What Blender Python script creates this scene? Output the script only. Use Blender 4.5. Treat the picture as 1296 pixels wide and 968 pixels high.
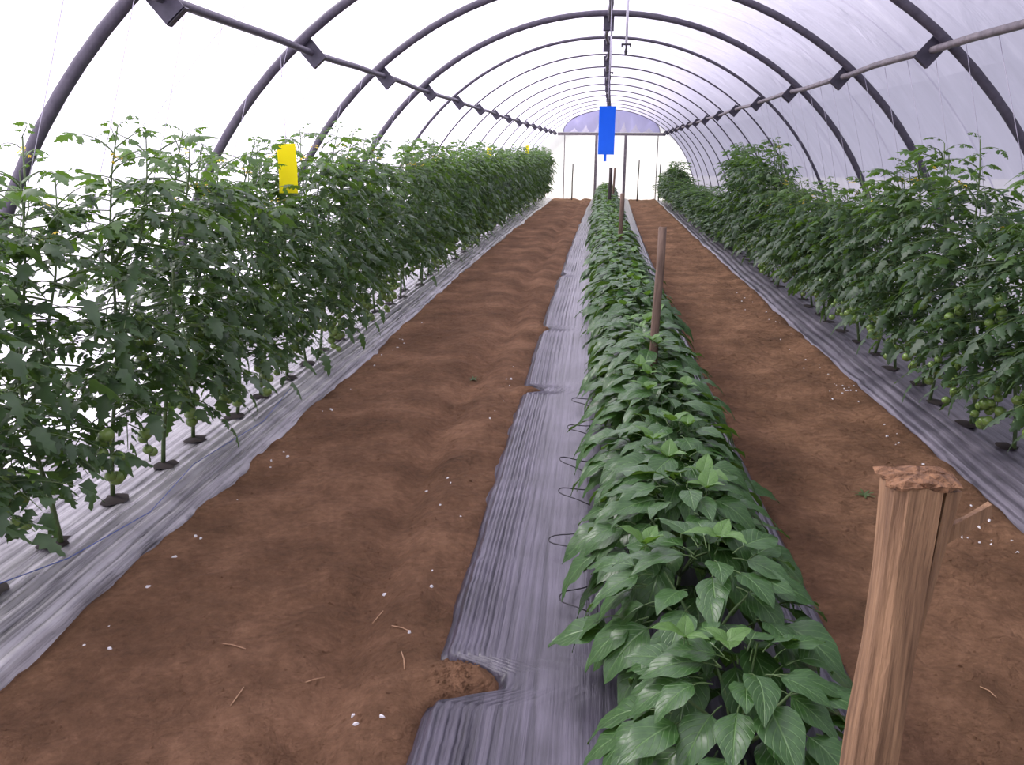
import bpy, math, random
import numpy as np
from mathutils import Matrix, Vector, Euler

for o in list(bpy.data.objects):
    bpy.data.objects.remove(o)
SC = bpy.context.scene
COL = SC.collection
R = math.radians
rng = random.Random(7)

# ------------------------------------------------------------------ camera
cam_d = bpy.data.cameras.new('camera')
cam = bpy.data.objects.new('camera', cam_d)
COL.objects.link(cam)
cam_d.sensor_width = 36.0
cam_d.lens = 1062.8 / 1296 * 36
cam_d.clip_start = 0.05
cam_d.clip_end = 300
CAM_H = 1.77
cam.matrix_world = (Matrix.Translation((-0.083, 0, CAM_H)) @ Matrix.Rotation(0.0929, 4, 'Z')
                    @ Matrix.Rotation(math.pi / 2 - 0.2702, 4, 'X') @ Matrix.Rotation(0.0081, 4, 'Z'))
SC.camera = cam

# ------------------------------------------------------------------ sky, sun, exposure
world = bpy.data.worlds.new('sky')
SC.world = world
world.use_nodes = True
bg = world.node_tree.nodes['Background']
bg.inputs['Color'].default_value = (0.90, 0.92, 1.0, 1)
bg.inputs['Strength'].default_value = 0.55
sun_d = bpy.data.lights.new('sun', 'SUN')
sun_d.energy = 9.0
sun_d.angle = R(14)
sun_d.color = (1.0, 0.955, 0.89)
sun = bpy.data.objects.new('sun', sun_d)
COL.objects.link(sun)
sun.rotation_euler = Vector((0.80, -0.34, -0.78)).to_track_quat('-Z', 'Y').to_euler()
SC.view_settings.view_transform = 'Standard'
SC.view_settings.look = 'None'
SC.view_settings.gamma = 1
SC.view_settings.use_curve_mapping = False
SC.view_settings.exposure = 0.2

# ------------------------------------------------------------------ materials
def new_mat(name):
    m = bpy.data.materials.new(name)
    m.use_nodes = True
    nt = m.node_tree
    return m, nt, nt.nodes['Principled BSDF'], nt.nodes['Material Output']

def nd(nt, typ, **kw):
    n = nt.nodes.new(typ)
    for k, v in kw.items():
        if k in n.inputs:
            n.inputs[k].default_value = v
        else:
            setattr(n, k, v)
    return n

def c4(c):
    return (c[0], c[1], c[2], 1)

def srgb(r, g, b):
    f = lambda v: (v / 255 / 12.92) if v <= 10 else ((v / 255 + 0.055) / 1.055) ** 2.4
    return (f(r), f(g), f(b))

def ramp(nt, fac, stops):
    r = nt.nodes.new('ShaderNodeValToRGB')
    el = r.color_ramp.elements
    while len(el) < len(stops):
        el.new(0.5)
    for e, (p, c) in zip(el, stops):
        e.position = p
        e.color = c4(c)
    nt.links.new(fac, r.inputs['Fac'])
    return r

def noise_mat(name, ca, cb, scale=8, rough=0.6, detail=5, bump=0.0, bump_scale=None, stretch=(1, 1, 1), metallic=0.0, spec=0.5):
    m, nt, p, out = new_mat(name)
    tc = nd(nt, 'ShaderNodeTexCoord')
    mp = nd(nt, 'ShaderNodeMapping')
    mp.inputs['Scale'].default_value = stretch
    nt.links.new(tc.outputs['Object'], mp.inputs['Vector'])
    n = nd(nt, 'ShaderNodeTexNoise', Scale=scale, Detail=detail, Roughness=0.6)
    nt.links.new(mp.outputs[0], n.inputs['Vector'])
    r = ramp(nt, n.outputs['Fac'], [(0.3, ca), (0.7, cb)])
    nt.links.new(r.outputs[0], p.inputs['Base Color'])
    p.inputs['Roughness'].default_value = rough
    p.inputs['Metallic'].default_value = metallic
    p.inputs['Specular IOR Level'].default_value = spec
    if bump:
        n2 = nd(nt, 'ShaderNodeTexNoise', Scale=bump_scale or scale * 3, Detail=6)
        nt.links.new(mp.outputs[0], n2.inputs['Vector'])
        b = nd(nt, 'ShaderNodeBump', Strength=bump, Distance=0.02)
        nt.links.new(n2.outputs['Fac'], b.inputs['Height'])
        nt.links.new(b.outputs[0], p.inputs['Normal'])
    return m

def film_mat(name, col, transp, diff=0.12, streak=True):
    """polythene film: scatters light through itself, a little clear"""
    m, nt, p, out = new_mat(name)
    nt.nodes.remove(p)
    tr = nd(nt, 'ShaderNodeBsdfTranslucent')
    df = nd(nt, 'ShaderNodeBsdfDiffuse')
    tp = nd(nt, 'ShaderNodeBsdfTransparent')
    gl = nd(nt, 'ShaderNodeBsdfGlossy', Roughness=0.25)
    tp.inputs['Color'].default_value = c4((0.95, 0.95, 1.0))
    tc = nd(nt, 'ShaderNodeTexCoord')
    mp = nd(nt, 'ShaderNodeMapping')
    mp.inputs['Scale'].default_value = (1, 2.2, 0.6)
    nt.links.new(tc.outputs['Object'], mp.inputs['Vector'])
    n = nd(nt, 'ShaderNodeTexNoise', Scale=2.2, Detail=4, Distortion=0.6)
    nt.links.new(mp.outputs[0], n.inputs['Vector'])
    r = ramp(nt, n.outputs['Fac'], [(0.35, tuple(v * 0.93 for v in col)), (0.62, col), (0.72, tuple(min(1, v * 1.1) for v in col))])
    nt.links.new(r.outputs[0], tr.inputs['Color'])
    nt.links.new(r.outputs[0], df.inputs['Color'])
    b = nd(nt, 'ShaderNodeBump', Strength=0.35, Distance=0.05)
    nt.links.new(n.outputs['Fac'], b.inputs['Height'])
    for s in (tr, df, gl):
        nt.links.new(b.outputs[0], s.inputs['Normal'])
    m1 = nd(nt, 'ShaderNodeMixShader', Fac=diff)
    nt.links.new(tr.outputs[0], m1.inputs[1]); nt.links.new(df.outputs[0], m1.inputs[2])
    m2 = nd(nt, 'ShaderNodeMixShader', Fac=transp)
    nt.links.new(m1.outputs[0], m2.inputs[1]); nt.links.new(tp.outputs[0], m2.inputs[2])
    m3 = nd(nt, 'ShaderNodeMixShader', Fac=0.04)
    nt.links.new(m2.outputs[0], m3.inputs[1]); nt.links.new(gl.outputs[0], m3.inputs[2])
    nt.links.new(m3.outputs[0], out.inputs['Surface'])
    return m

def leaf_mat(name, dark, light, rough=0.42, trans=0.3, veins=False, trans_col=None):
    m, nt, p, out = new_mat(name)
    oi = nd(nt, 'ShaderNodeObjectInfo')
    geo = nd(nt, 'ShaderNodeNewGeometry')
    tc = nd(nt, 'ShaderNodeTexCoord')
    n = nd(nt, 'ShaderNodeTexNoise', Scale=14.0, Detail=3)
    nt.links.new(tc.outputs['Object'], n.inputs['Vector'])
    add = nd(nt, 'ShaderNodeMath', operation='ADD')
    nt.links.new(n.outputs['Fac'], add.inputs[0])
    mu = nd(nt, 'ShaderNodeMath', operation='MULTIPLY_ADD')
    nt.links.new(geo.outputs['Random Per Island'], mu.inputs[0])
    mu.inputs[1].default_value = 0.7
    mu.inputs[2].default_value = -0.35
    nt.links.new(mu.outputs[0], add.inputs[1])
    r = ramp(nt, add.outputs[0], [(0.15, dark), (0.85, light)])
    colsock = r.outputs[0]
    if veins:
        uv = nd(nt, 'ShaderNodeUVMap')
        sx = nd(nt, 'ShaderNodeSeparateXYZ')
        nt.links.new(uv.outputs[0], sx.inputs[0])
        ab = nd(nt, 'ShaderNodeMath', operation='ABSOLUTE')
        sub = nd(nt, 'ShaderNodeMath', operation='SUBTRACT')
        nt.links.new(sx.outputs['X'], sub.inputs[0]); sub.inputs[1].default_value = 0.5
        nt.links.new(sub.outputs[0], ab.inputs[0])
        k = nd(nt, 'ShaderNodeMath', operation='MULTIPLY_ADD')      # v - 0.7*|u|
        nt.links.new(ab.outputs[0], k.inputs[0]); k.inputs[1].default_value = -0.75
        nt.links.new(sx.outputs['Y'], k.inputs[2])
        si = nd(nt, 'ShaderNodeMath', operation='SINE')
        ml = nd(nt, 'ShaderNodeMath', operation='MULTIPLY'); ml.inputs[1].default_value = 44
        nt.links.new(k.outputs[0], ml.inputs[0]); nt.links.new(ml.outputs[0], si.inputs[0])
        rib = nd(nt, 'ShaderNodeMapRange')                            # midrib mask
        rib.inputs['From Min'].default_value = 0.035; rib.inputs['From Max'].default_value = 0.0
        nt.links.new(ab.outputs[0], rib.inputs['Value'])
        pw = nd(nt, 'ShaderNodeMapRange')
        pw.inputs['From Min'].default_value = 0.8; pw.inputs['From Max'].default_value = 1.0
        nt.links.new(si.outputs[0], pw.inputs['Value'])
        mx = nd(nt, 'ShaderNodeMath', operation='MAXIMUM')
        nt.links.new(rib.outputs[0], mx.inputs[0])
        hv = nd(nt, 'ShaderNodeMath', operation='MULTIPLY'); hv.inputs[1].default_value = 0.45
        nt.links.new(pw.outputs[0], hv.inputs[0]); nt.links.new(hv.outputs[0], mx.inputs[1])
        mix = nd(nt, 'ShaderNodeMixRGB')
        sc_ = nd(nt, 'ShaderNodeMath', operation='MULTIPLY'); sc_.inputs[1].default_value = 0.6
        nt.links.new(mx.outputs[0], sc_.inputs[0]); nt.links.new(sc_.outputs[0], mix.inputs['Fac'])
        nt.links.new(r.outputs[0], mix.inputs['Color1'])
        mix.inputs['Color2'].default_value = c4(srgb(120, 158, 92))
        colsock = mix.outputs[0]
        b = nd(nt, 'ShaderNodeBump', Strength=0.5, Distance=0.004)
        b.invert = True
        nt.links.new(mx.outputs[0], b.inputs['Height'])
        nt.links.new(b.outputs[0], p.inputs['Normal'])
    nt.links.new(colsock, p.inputs['Base Color'])
    p.inputs['Roughness'].default_value = rough
    p.inputs['Specular IOR Level'].default_value = 0.58 if veins else 0.5
    tr = nd(nt, 'ShaderNodeBsdfTranslucent')
    tr.inputs['Color'].default_value = c4(trans_col or srgb(110, 150, 45))
    mixs = nd(nt, 'ShaderNodeMixShader', Fac=trans)
    nt.links.new(p.outputs[0], mixs.inputs[1]); nt.links.new(tr.outputs[0], mixs.inputs[2])
    nt.links.new(mixs.outputs[0], out.inputs['Surface'])
    return m

def soil_mat():
    m, nt, p, out = new_mat('soil')
    tc = nd(nt, 'ShaderNodeTexCoord')
    n = nd(nt, 'ShaderNodeTexNoise', Scale=1.6, Detail=8, Roughness=0.65)
    nt.links.new(tc.outputs['Object'], n.inputs['Vector'])
    n2 = nd(nt, 'ShaderNodeTexNoise', Scale=26, Detail=8, Roughness=0.7)
    nt.links.new(tc.outputs['Object'], n2.inputs['Vector'])
    ad = nd(nt, 'ShaderNodeMath', operation='MULTIPLY_ADD'); ad.inputs[1].default_value = 0.5
    nt.links.new(n2.outputs['Fac'], ad.inputs[0]); nt.links.new(n.outputs['Fac'], ad.inputs[2])
    r = ramp(nt, ad.outputs[0], [(0.5, srgb(86, 66, 48)), (0.75, srgb(125, 95, 71)), (1.0, srgb(164, 127, 97))])
    nt.links.new(r.outputs[0], p.inputs['Base Color'])
    p.inputs['Roughness'].default_value = 0.95
    p.inputs['Specular IOR Level'].default_value = 0.1
    n3 = nd(nt, 'ShaderNodeTexNoise', Scale=55, Detail=8, Roughness=0.75)
    nt.links.new(tc.outputs['Object'], n3.inputs['Vector'])
    n4 = nd(nt, 'ShaderNodeTexNoise', Scale=9, Detail=5, Distortion=0.5)
    nt.links.new(tc.outputs['Object'], n4.inputs['Vector'])
    b1 = nd(nt, 'ShaderNodeBump', Strength=0.8, Distance=0.03)
    nt.links.new(n3.outputs['Fac'], b1.inputs['Height'])
    b2 = nd(nt, 'ShaderNodeBump', Strength=0.8, Distance=0.08)
    nt.links.new(n4.outputs['Fac'], b2.inputs['Height']); nt.links.new(b1.outputs[0], b2.inputs['Normal'])
    nt.links.new(b2.outputs[0], p.inputs['Normal'])
    return m

def plastic_mat(name, ca, cb, rough=0.32, spec=0.6, streak=None):
    m, nt, p, out = new_mat(name)
    tc = nd(nt, 'ShaderNodeTexCoord')
    mp = nd(nt, 'ShaderNodeMapping')
    mp.inputs['Scale'].default_value = (1, 0.022, 1)
    nt.links.new(tc.outputs['Object'], mp.inputs['Vector'])
    n = nd(nt, 'ShaderNodeTexNoise', Scale=34, Detail=6, Roughness=0.65, Distortion=0.3)
    nt.links.new(mp.outputs[0], n.inputs['Vector'])
    n2 = nd(nt, 'ShaderNodeTexNoise', Scale=3.0, Detail=5)
    nt.links.new(tc.outputs['Object'], n2.inputs['Vector'])
    r = ramp(nt, n2.outputs['Fac'], [(0.35, ca), (0.68, cb)])
    cs = r.outputs[0]
    if streak:
        r2 = ramp(nt, n.outputs['Fac'], [(0.34, streak), (0.56, (1, 1, 1))])  # shading of the wrinkles, painted into the base colour as dark streaks
        mm = nd(nt, 'ShaderNodeMixRGB', blend_type='MULTIPLY'); mm.inputs['Fac'].default_value = 1
        nt.links.new(cs, mm.inputs['Color1']); nt.links.new(r2.outputs[0], mm.inputs['Color2'])
        cs = mm.outputs[0]
    nt.links.new(cs, p.inputs['Base Color'])
    p.inputs['Roughness'].default_value = rough
    p.inputs['Specular IOR Level'].default_value = spec
    b = nd(nt, 'ShaderNodeBump', Strength=0.45, Distance=0.015)
    nt.links.new(n.outputs['Fac'], b.inputs['Height'])
    nt.links.new(b.outputs[0], p.inputs['Normal'])
    return m

M = {}
M['film'] = film_mat('polythene_film', (0.75, 0.705, 0.93), 0.19)
M['film_end'] = film_mat('end_film', (0.95, 0.95, 0.97), 0.15, 0.05)
M['film_double'] = film_mat('double_film', (0.66, 0.65, 0.82), 0.05, 0.3)
M['soil'] = soil_mat()
M['plastic'] = plastic_mat('black_mulch_plastic', srgb(62, 59, 68), srgb(92, 88, 100), 0.30, 0.7, (.22, .22, .25))
M['plastic_silver'] = plastic_mat('silver_mulch_plastic', srgb(140, 138, 140), srgb(185, 183, 184), 0.26, 0.8, (.12, .12, .13))
M['plastic_grey'] = plastic_mat('grey_mulch_plastic', srgb(84, 80, 90), srgb(120, 115, 124), 0.34, 0.7, (.3, .3, .32))
M['steel'] = noise_mat('weathered_steel', srgb(70, 66, 78), srgb(92, 87, 98), 20, 0.5, bump=0.1)
M['steel_light'] = noise_mat('galvanised_pipe', srgb(92, 86, 92), srgb(138, 130, 132), 14, 0.5, bump=0.1)
M['bracket'] = noise_mat('bracket_steel', srgb(52, 50, 62), srgb(80, 76, 90), 14, 0.45)
M['tomato_leaf'] = leaf_mat('tomato_leaf', srgb(34, 56, 36), srgb(72, 100, 62), 0.48, 0.24)
M['tomato_leaf_top'] = leaf_mat('tomato_leaf_young', srgb(58, 88, 48), srgb(104, 136, 78), 0.5, 0.36)
M['tomato_stem'] = noise_mat('tomato_stem', srgb(74, 98, 58), srgb(112, 132, 82), 12, 0.6)
M['tomato_fruit'] = noise_mat('green_tomato', srgb(96, 130, 58), srgb(140, 165, 88), 18, 0.25)
M['flower'] = noise_mat('yellow_petal', srgb(240, 205, 40), srgb(255, 228, 70), 30, 0.6)
M['pepper_leaf'] = leaf_mat('pepper_leaf', srgb(32, 64, 30), srgb(68, 106, 50), 0.38, 0.16, True)
M['pepper_shoot'] = leaf_mat('pepper_shoot', srgb(68, 108, 46), srgb(104, 146, 66), 0.4, 0.3, True)
M['pepper_stem'] = noise_mat('pepper_stem', srgb(66, 92, 48), srgb(92, 116, 62), 20, 0.6)
M['wood'] = noise_mat('split_timber', srgb(98, 72, 50), srgb(174, 138, 102), 15, 0.8, 7, 0.5, 40, (4, 4, 0.22))
M['wood_top'] = noise_mat('frayed_timber', srgb(96, 68, 46), srgb(168, 126, 90), 55, 0.95, 6, 1.0, 90)
M['wood_old'] = noise_mat('grey_timber', srgb(88, 72, 62), srgb(138, 116, 98), 14, 0.85, 5, 0.3, 40, (4, 4, 0.4))
M['stick'] = noise_mat('dark_stick', srgb(52, 46, 46), srgb(80, 70, 66), 14, 0.85)
M['blue'] = leaf_mat('blue_card', srgb(14, 118, 240), srgb(20, 128, 252), 0.6, 0.35, False, srgb(20, 128, 252))
M['yellow'] = leaf_mat('yellow_card', srgb(250, 238, 0), srgb(255, 248, 4), 0.5, 0.4, False, (1.0, 0.92, 0.0))
M['string'] = noise_mat('pale_twine', srgb(170, 166, 184), srgb(200, 196, 210), 40, 0.8)
M['rope'] = noise_mat('grey_rope', srgb(120, 116, 136), srgb(146, 142, 160), 40, 0.8)
M['blue_twine'] = noise_mat('blue_twine', srgb(70, 90, 160), srgb(100, 120, 190), 40, 0.7)
M['black'] = noise_mat('black_tube', srgb(30, 28, 32), srgb(48, 45, 50), 20, 0.5)
M['white_tube'] = noise_mat('white_tube', srgb(205, 203, 214), srgb(226, 224, 232), 20, 0.5)
M['pebble'] = noise_mat('white_scrap', srgb(215, 213, 212), srgb(245, 244, 242), 30, 0.7)
M['straw'] = noise_mat('dry_straw', srgb(160, 124, 92), srgb(196, 160, 124), 30, 0.8)
M['hole'] = noise_mat('planting_hole_soil', srgb(26, 20, 18), srgb(44, 34, 29), 20, 0.95)
M['weed'] = leaf_mat('weed_leaf', srgb(62, 84, 46), srgb(92, 112, 66), 0.6, 0.25)
M['turf'] = noise_mat('outside_ground', srgb(150, 150, 140), srgb(190, 188, 180), 1, 0.9)

# ------------------------------------------------------------------ mesh helpers
class MB:
    def __init__(s):
        s.v, s.f, s.mi, s.uv = [], [], [], []
    def add(s, vs, fs, mi=0, uvs=None):
        b = len(s.v)
        s.v += [tuple(v) for v in vs]
        for f in fs:
            s.f.append(tuple(b + i for i in f)); s.mi.append(mi)
        s.uv += list(uvs) if uvs is not None else [(0.5, 0.5)] * len(vs)
    def tube(s, pts, rad, n=6, mi=0, cap=True):
        pts = [Vector(p) for p in pts]
        rads = rad if isinstance(rad, (list, tuple)) else [rad] * len(pts)
        vs, fs = [], []
        prev = None
        for i, p in enumerate(pts):
            t = (pts[min(i + 1, len(pts) - 1)] - pts[max(i - 1, 0)]).normalized()
            if prev is None:
                a = t.cross(Vector((0, 0, 1)))
                if a.length < 0.05: a = t.cross(Vector((1, 0, 0)))
            else:
                a = prev - t * prev.dot(t)
            a.normalize(); prev = a
            b = t.cross(a)
            for k in range(n):
                w = 2 * math.pi * k / n
                vs.append(p + (a * math.cos(w) + b * math.sin(w)) * rads[i])
        for i in range(len(pts) - 1):
            for k in range(n):
                k2 = (k + 1) % n
                fs.append((i * n + k, i * n + k2, (i + 1) * n + k2, (i + 1) * n + k))
        if cap:
            fs.append(tuple(range(n))[::-1]); fs.append(tuple((len(pts) - 1) * n + k for k in range(n)))
        s.add(vs, fs, mi)
    def box(s, c, size, mat=None, mi=0):
        vs = []
        for dz in (-.5, .5):
            for dx, dy in ((-.5, -.5), (.5, -.5), (.5, .5), (-.5, .5)):
                v = Vector((dx * size[0], dy * size[1], dz * size[2]))
                if mat is not None: v = mat @ v
                vs.append(Vector(c) + v)
        s.add(vs, [(3, 2, 1, 0), (4, 5, 6, 7), (0, 1, 5, 4), (1, 2, 6, 5), (2, 3, 7, 6), (3, 0, 4, 7)], mi)
    def merge(s, other, mat, mi=None):
        b = len(s.v)
        s.v += [tuple(mat @ Vector(v)) for v in other.v]
        for f, m in zip(other.f, other.mi):
            s.f.append(tuple(b + i for i in f)); s.mi.append(m if mi is None else mi)
        s.uv += other.uv
    def mesh(s, name, mats, smooth=True):
        me = bpy.data.meshes.new(name)
        me.from_pydata(s.v, [], s.f)
        for m in (mats if isinstance(mats, (list, tuple)) else [mats]):
            me.materials.append(m)
        me.polygons.foreach_set('material_index', s.mi)
        me.polygons.foreach_set('use_smooth', [smooth] * len(s.f))
        ul = me.uv_layers.new(name='UVMap')
        li = np.zeros(len(me.loops), dtype=np.int32)
        me.loops.foreach_get('vertex_index', li)
        ul.data.foreach_set('uv', np.array(s.uv, dtype=np.float32)[li].ravel())
        me.update()
        return me
    def obj(s, name, mats, parent=None, smooth=True):
        return link(name, s.mesh(name, mats, smooth), parent)

def link(name, data, parent=None, mat=None):
    o = bpy.data.objects.new(name, data)
    COL.objects.link(o)
    if parent is not None: o.parent = parent
    if mat is not None: o.matrix_local = mat
    return o

def empty(name, loc=(0, 0, 0), rz=0):
    o = link(name, None)
    o.location = loc
    o.rotation_euler = (0, 0, rz)
    o.empty_display_size = 0.1
    return o

def tag(o, label, cat=None, group=None, kind=None):
    o['label'] = label
    if cat: o['category'] = cat
    if group: o['group'] = group
    if kind: o['kind'] = kind
    return o

def frame(p, d, n):
    """matrix with local Y along d and local Z near n"""
    d = Vector(d).normalized()
    x = d.cross(Vector(n))
    if x.length < 1e-4: x = d.cross(Vector((1, 0, 0.1)))
    x.normalize()
    z = x.cross(d)
    m = Matrix((x, d, z)).transposed().to_4x4()
    m.translation = Vector(p)
    return m

_P = np.random.RandomState(3).rand(256, 256)
def vnoise(x, y):
    x = np.asarray(x, float); y = np.asarray(y, float)
    xi = np.floor(x).astype(int); yi = np.floor(y).astype(int)
    fx = x - xi; fy = y - yi
    fx = fx * fx * (3 - 2 * fx); fy = fy * fy * (3 - 2 * fy)
    g = lambda a, b: _P[a % 256, b % 256]
    return ((g(xi, yi) * (1 - fx) + g(xi + 1, yi) * fx) * (1 - fy) + (g(xi, yi + 1) * (1 - fx) + g(xi + 1, yi + 1) * fx) * fy) - 0.5

def fbm(x, y, o=4):
    s = 0; a = 1
    for k in range(o):
        s = s + a * vnoise(x * 2 ** k + 17 * k, y * 2 ** k + 9 * k); a *= 0.5
    return s

def off(y):
    """the tunnel bends slightly to the right with distance"""
    y = np.asarray(y, float)
    return 0.42 * (np.clip(y - 6, 0, None) / 26) ** 1.6

def offs(y): return float(off(y))

ORD = ['first', 'second', 'third', 'fourth', 'fifth', 'sixth', 'seventh', 'eighth', 'ninth', 'tenth', 'eleventh', 'twelfth', 'thirteenth',
       'fourteenth', 'fifteenth', 'sixteenth', 'seventeenth', 'eighteenth', 'nineteenth', 'twentieth', 'twenty-first', 'twenty-second',
       'twenty-third', 'twenty-fourth', 'twenty-fifth', 'twenty-sixth', 'twenty-seventh', 'twenty-eighth']

# ------------------------------------------------------------------ tunnel shell
RAD = 3.2
Y0, Y1 = -2.3, 33.0
HOOP_Y = [3.80 + 2.0155 * k for k in range(15)]
def film_part(a0, a1, na, name, label):
    ys = np.arange(Y0, Y1 + 0.01, 0.25)
    m = MB()
    A = np.linspace(a0, a1, na)
    vs = []
    for y in ys:
        ph = ((y - HOOP_Y[0]) / 2.0155) % 1.0
        sag = 0.03 * math.sin(math.pi * ph)
        for a in A:
            rr = RAD + 0.045 - sag + 0.03 * float(fbm(a * 5 + 3, y * 1.3, 3))
            rr = max(rr, RAD + 0.036) if ph < 0.12 or ph > 0.88 else rr
            vs.append((offs(y) + rr * math.cos(a), y, max(-0.05, rr * math.sin(a))))
    n = len(A)
    fs = [(i * n + k, i * n + k + 1, (i + 1) * n + k + 1, (i + 1) * n + k) for i in range(len(ys) - 1) for k in range(n - 1)]
    m.add(vs, fs)
    return tag(m.obj(name, M['film']), label, 'greenhouse film', kind='structure')
film_part(0.0, math.pi * 0.25, 14, 'wall_right', 'lavender grey polythene film curving up behind the right row of tomato plants')
film_part(math.pi * 0.25, math.pi * 0.75, 26, 'ceiling', 'pale polythene film arching overhead between the two side pipes')
film_part(math.pi * 0.75, math.pi, 14, 'wall_left', 'glaring white polythene film behind the left row of tomato plants')

def end_panel(name, y, label, mat):
    m = MB()
    cx = offs(y)
    n = 40
    pts = [(cx + (RAD + .03) * math.cos(math.pi * k / n), y, (RAD + .03) * math.sin(math.pi * k / n)) for k in range(n + 1)]
    pts2 = [(p[0], p[1], -0.05) for p in pts]
    m.add(pts + pts2, [(k, k + 1, n + 2 + k, n + 1 + k) for k in range(n)])
    return tag(m.obj(name, mat, smooth=False), label, 'greenhouse film', kind='structure')
end_panel('wall_front', Y0, 'polythene end wall behind the viewer', M['film_end'])
YE = 32.6
end_panel('wall_back', YE + 0.15, 'white polythene film closing the far end of the tunnel', M['film_end'])

# end wall frame: beam, posts, gable window, door
ecx = offs(YE) + 0.06
m = MB(); m.box((ecx, YE, 2.36), (3.95, 0.07, 0.10)); tag(m.obj('trim_1', M['steel_light'], smooth=False), 'horizontal timber beam across the far end wall', 'beam', kind='structure')
d = empty('door_1', (ecx, YE, 0)); tag(d, 'white film door between two grey posts in the far end wall', 'door', kind='structure')
for sx in (-0.54, 0.54):
    m = MB(); m.box((sx, 0, 1.155), (0.10, 0.07, 2.31)); m.obj('door_post', M['steel_light'], d, False)
m = MB(); m.box((0, 0.05, 1.15), (0.98, 0.012, 2.3)); m.obj('door_panel', M['film_end'], d, False)
for k, sx in enumerate((-1.72, 1.72)):
    m = MB(); m.box((ecx + sx, YE, 1.155), (0.035, 0.05, 2.31))
    tag(m.obj('trim_%d' % (k + 2), M['steel_light'], smooth=False), 'thin %s upright of the far end wall' % ('left', 'right')[k], 'post', kind='structure')
w = empty('window_1', (ecx, YE - 0.02, 2.42)); tag(w, 'lavender arched gable panel above the far beam', 'gable panel', kind='structure')
m = MB()
arc = [(1.78 * math.cos(math.pi * k / 24), 0, 0.80 * math.sin(math.pi * k / 24)) for k in range(25)]
m.add(arc + [(p[0], 0.012, p[2]) for p in arc], [tuple(range(25)), tuple(range(49, 24, -1))] + [(k, k + 1, 26 + k, 25 + k) for k in range(24)])
m.obj('pane', M['film_double'], w, False)
m = MB(); m.tube([(p[0], -0.01, p[2]) for p in arc], 0.012, 5); m.obj('window_frame', M['bracket'], w)
for k in range(7):                    # bright gathered folds along the foot of the gable
    x = -1.35 + k * 0.45 + rng.uniform(-.06, .06); h = rng.uniform(.22, .42) * math.sqrt(max(0.15, 1 - (x / 1.7) ** 2)); b = rng.uniform(.13, .2)
    m = MB(); m.add([(x - b, -.012, 0.0), (x + b, -.012, 0.0), (x + b * .35, -.03, h * .55), (x + .02, -.02, h), (x - b * .4, -.03, h * .5), (x, -.05, .02)],
                    [(0, 5, 4), (5, 1, 2), (5, 2, 3), (5, 3, 4)]); m.obj('film_fold', M['white_tube'], w, True)

# outside ground
m = MB(); m.add([(-40, -20, -0.12), (40, -20, -0.12), (40, 70, -0.12), (-40, 70, -0.12)], [(0, 1, 2, 3)])
tag(m.obj('outside_ground', M['turf']), 'pale ground outside the tunnel beyond the film', 'ground', kind='structure')

# ------------------------------------------------------------------ hoops with brackets
PA = 0.8745
def bracket_mesh():
    m = MB()
    t = 0.006
    # square plate standing in the plane of the hoop, folded along its inner edge (local X tangent, Y along tunnel, Z inward)
    m.box((0, 0, .075), (.115, .008, .150))
    m.box((0, .018, .148), (.115, .044, .008))
    m.box((0, .010, .0), (.06, .03, .02))
    return m.mesh('bracket', M['bracket'], False)
BR = bracket_mesh()
HP = [(RAD * math.cos(math.pi * k / 56), 0, RAD * math.sin(math.pi * k / 56)) for k in range(57)]
HOOPS = []
for rad_ in (0.032, 0.019, 0.012):          # the far hoops are of thinner pipe
    m = MB(); m.tube(HP, rad_, 8); HOOPS.append(m.mesh('hoop_pipe', M['steel']))
for i, y in enumerate(HOOP_Y):
    e = empty('tunnel_hoop', (offs(y), y, 0))
    far = i >= 8
    tag(e, '%s thin dark steel hoop counted from the far end wall' % ORD[len(HOOP_Y) - 1 - i] if far else
        '%s dark steel hoop from the camera spanning the tunnel' % ORD[i], 'hoop', 'tunnel hoops')
    link('pipe', HOOPS[0 if i < 4 else 1 if i < 5 else 2], e)
    for a in (PA, math.pi - PA, math.pi / 2):
        rr = RAD - 0.02
        p = Vector((rr * math.cos(a), 0.045, rr * math.sin(a)))
        link('bracket', BR, e, frame(p, (0, 1, 0), (-math.cos(a), 0, -math.sin(a))))
ys = [Y0 + 0.02] + [Y0 + (Y1 - 0.4 - Y0) * k / 60 for k in range(1, 61)]
for a, nm, lab in ((math.pi - PA, 'side_purlin', 'long dark steel pipe running along the left shoulder of the hoops'),
                   (PA, 'side_purlin', 'long brownish steel pipe running along the right shoulder of the hoops'),
                   (math.pi / 2, 'ridge_purlin', 'steel pipe along the ridge of the tunnel above the pepper row')):
    rr = RAD - 0.075
    pts = []
    for k, y in enumerate(ys):
        wob = 0.012 * math.sin(y * 1.7 + a * 3) + 0.008 * math.sin(y * 3.9)
        pts.append((offs(y) + rr * math.cos(a) + (wob * 1.5 if a == math.pi / 2 else 0), y, rr * math.sin(a) + wob * 0.6))
    m = MB(); m.tube(pts, 0.024, 8)
    tag(m.obj(nm, M['steel_light'] if a == PA else M['steel']), lab, 'pipe')

# hold-down ropes over the film, one in each bay
m = MB(); m.tube([((RAD + 0.09) * math.cos(math.pi * k / 40), 0, (RAD + 0.09) * math.sin(math.pi * k / 40)) for k in range(41)], 0.006, 4)
ROPE = m.mesh('rope', M['rope'])
for i, y in enumerate(HOOP_Y[:-1]):
    o = link('hold_down_rope', ROPE); o.location = (offs(y + 1), y + 1.0, 0)
    tag(o, 'thin rope over the film in the bay behind the %s hoop' % ORD[i] if i < 8 else 'thin rope over the film, %s counted from the far end wall' % ORD[len(HOOP_Y) - 2 - i], 'rope', 'hold-down ropes')

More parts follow.
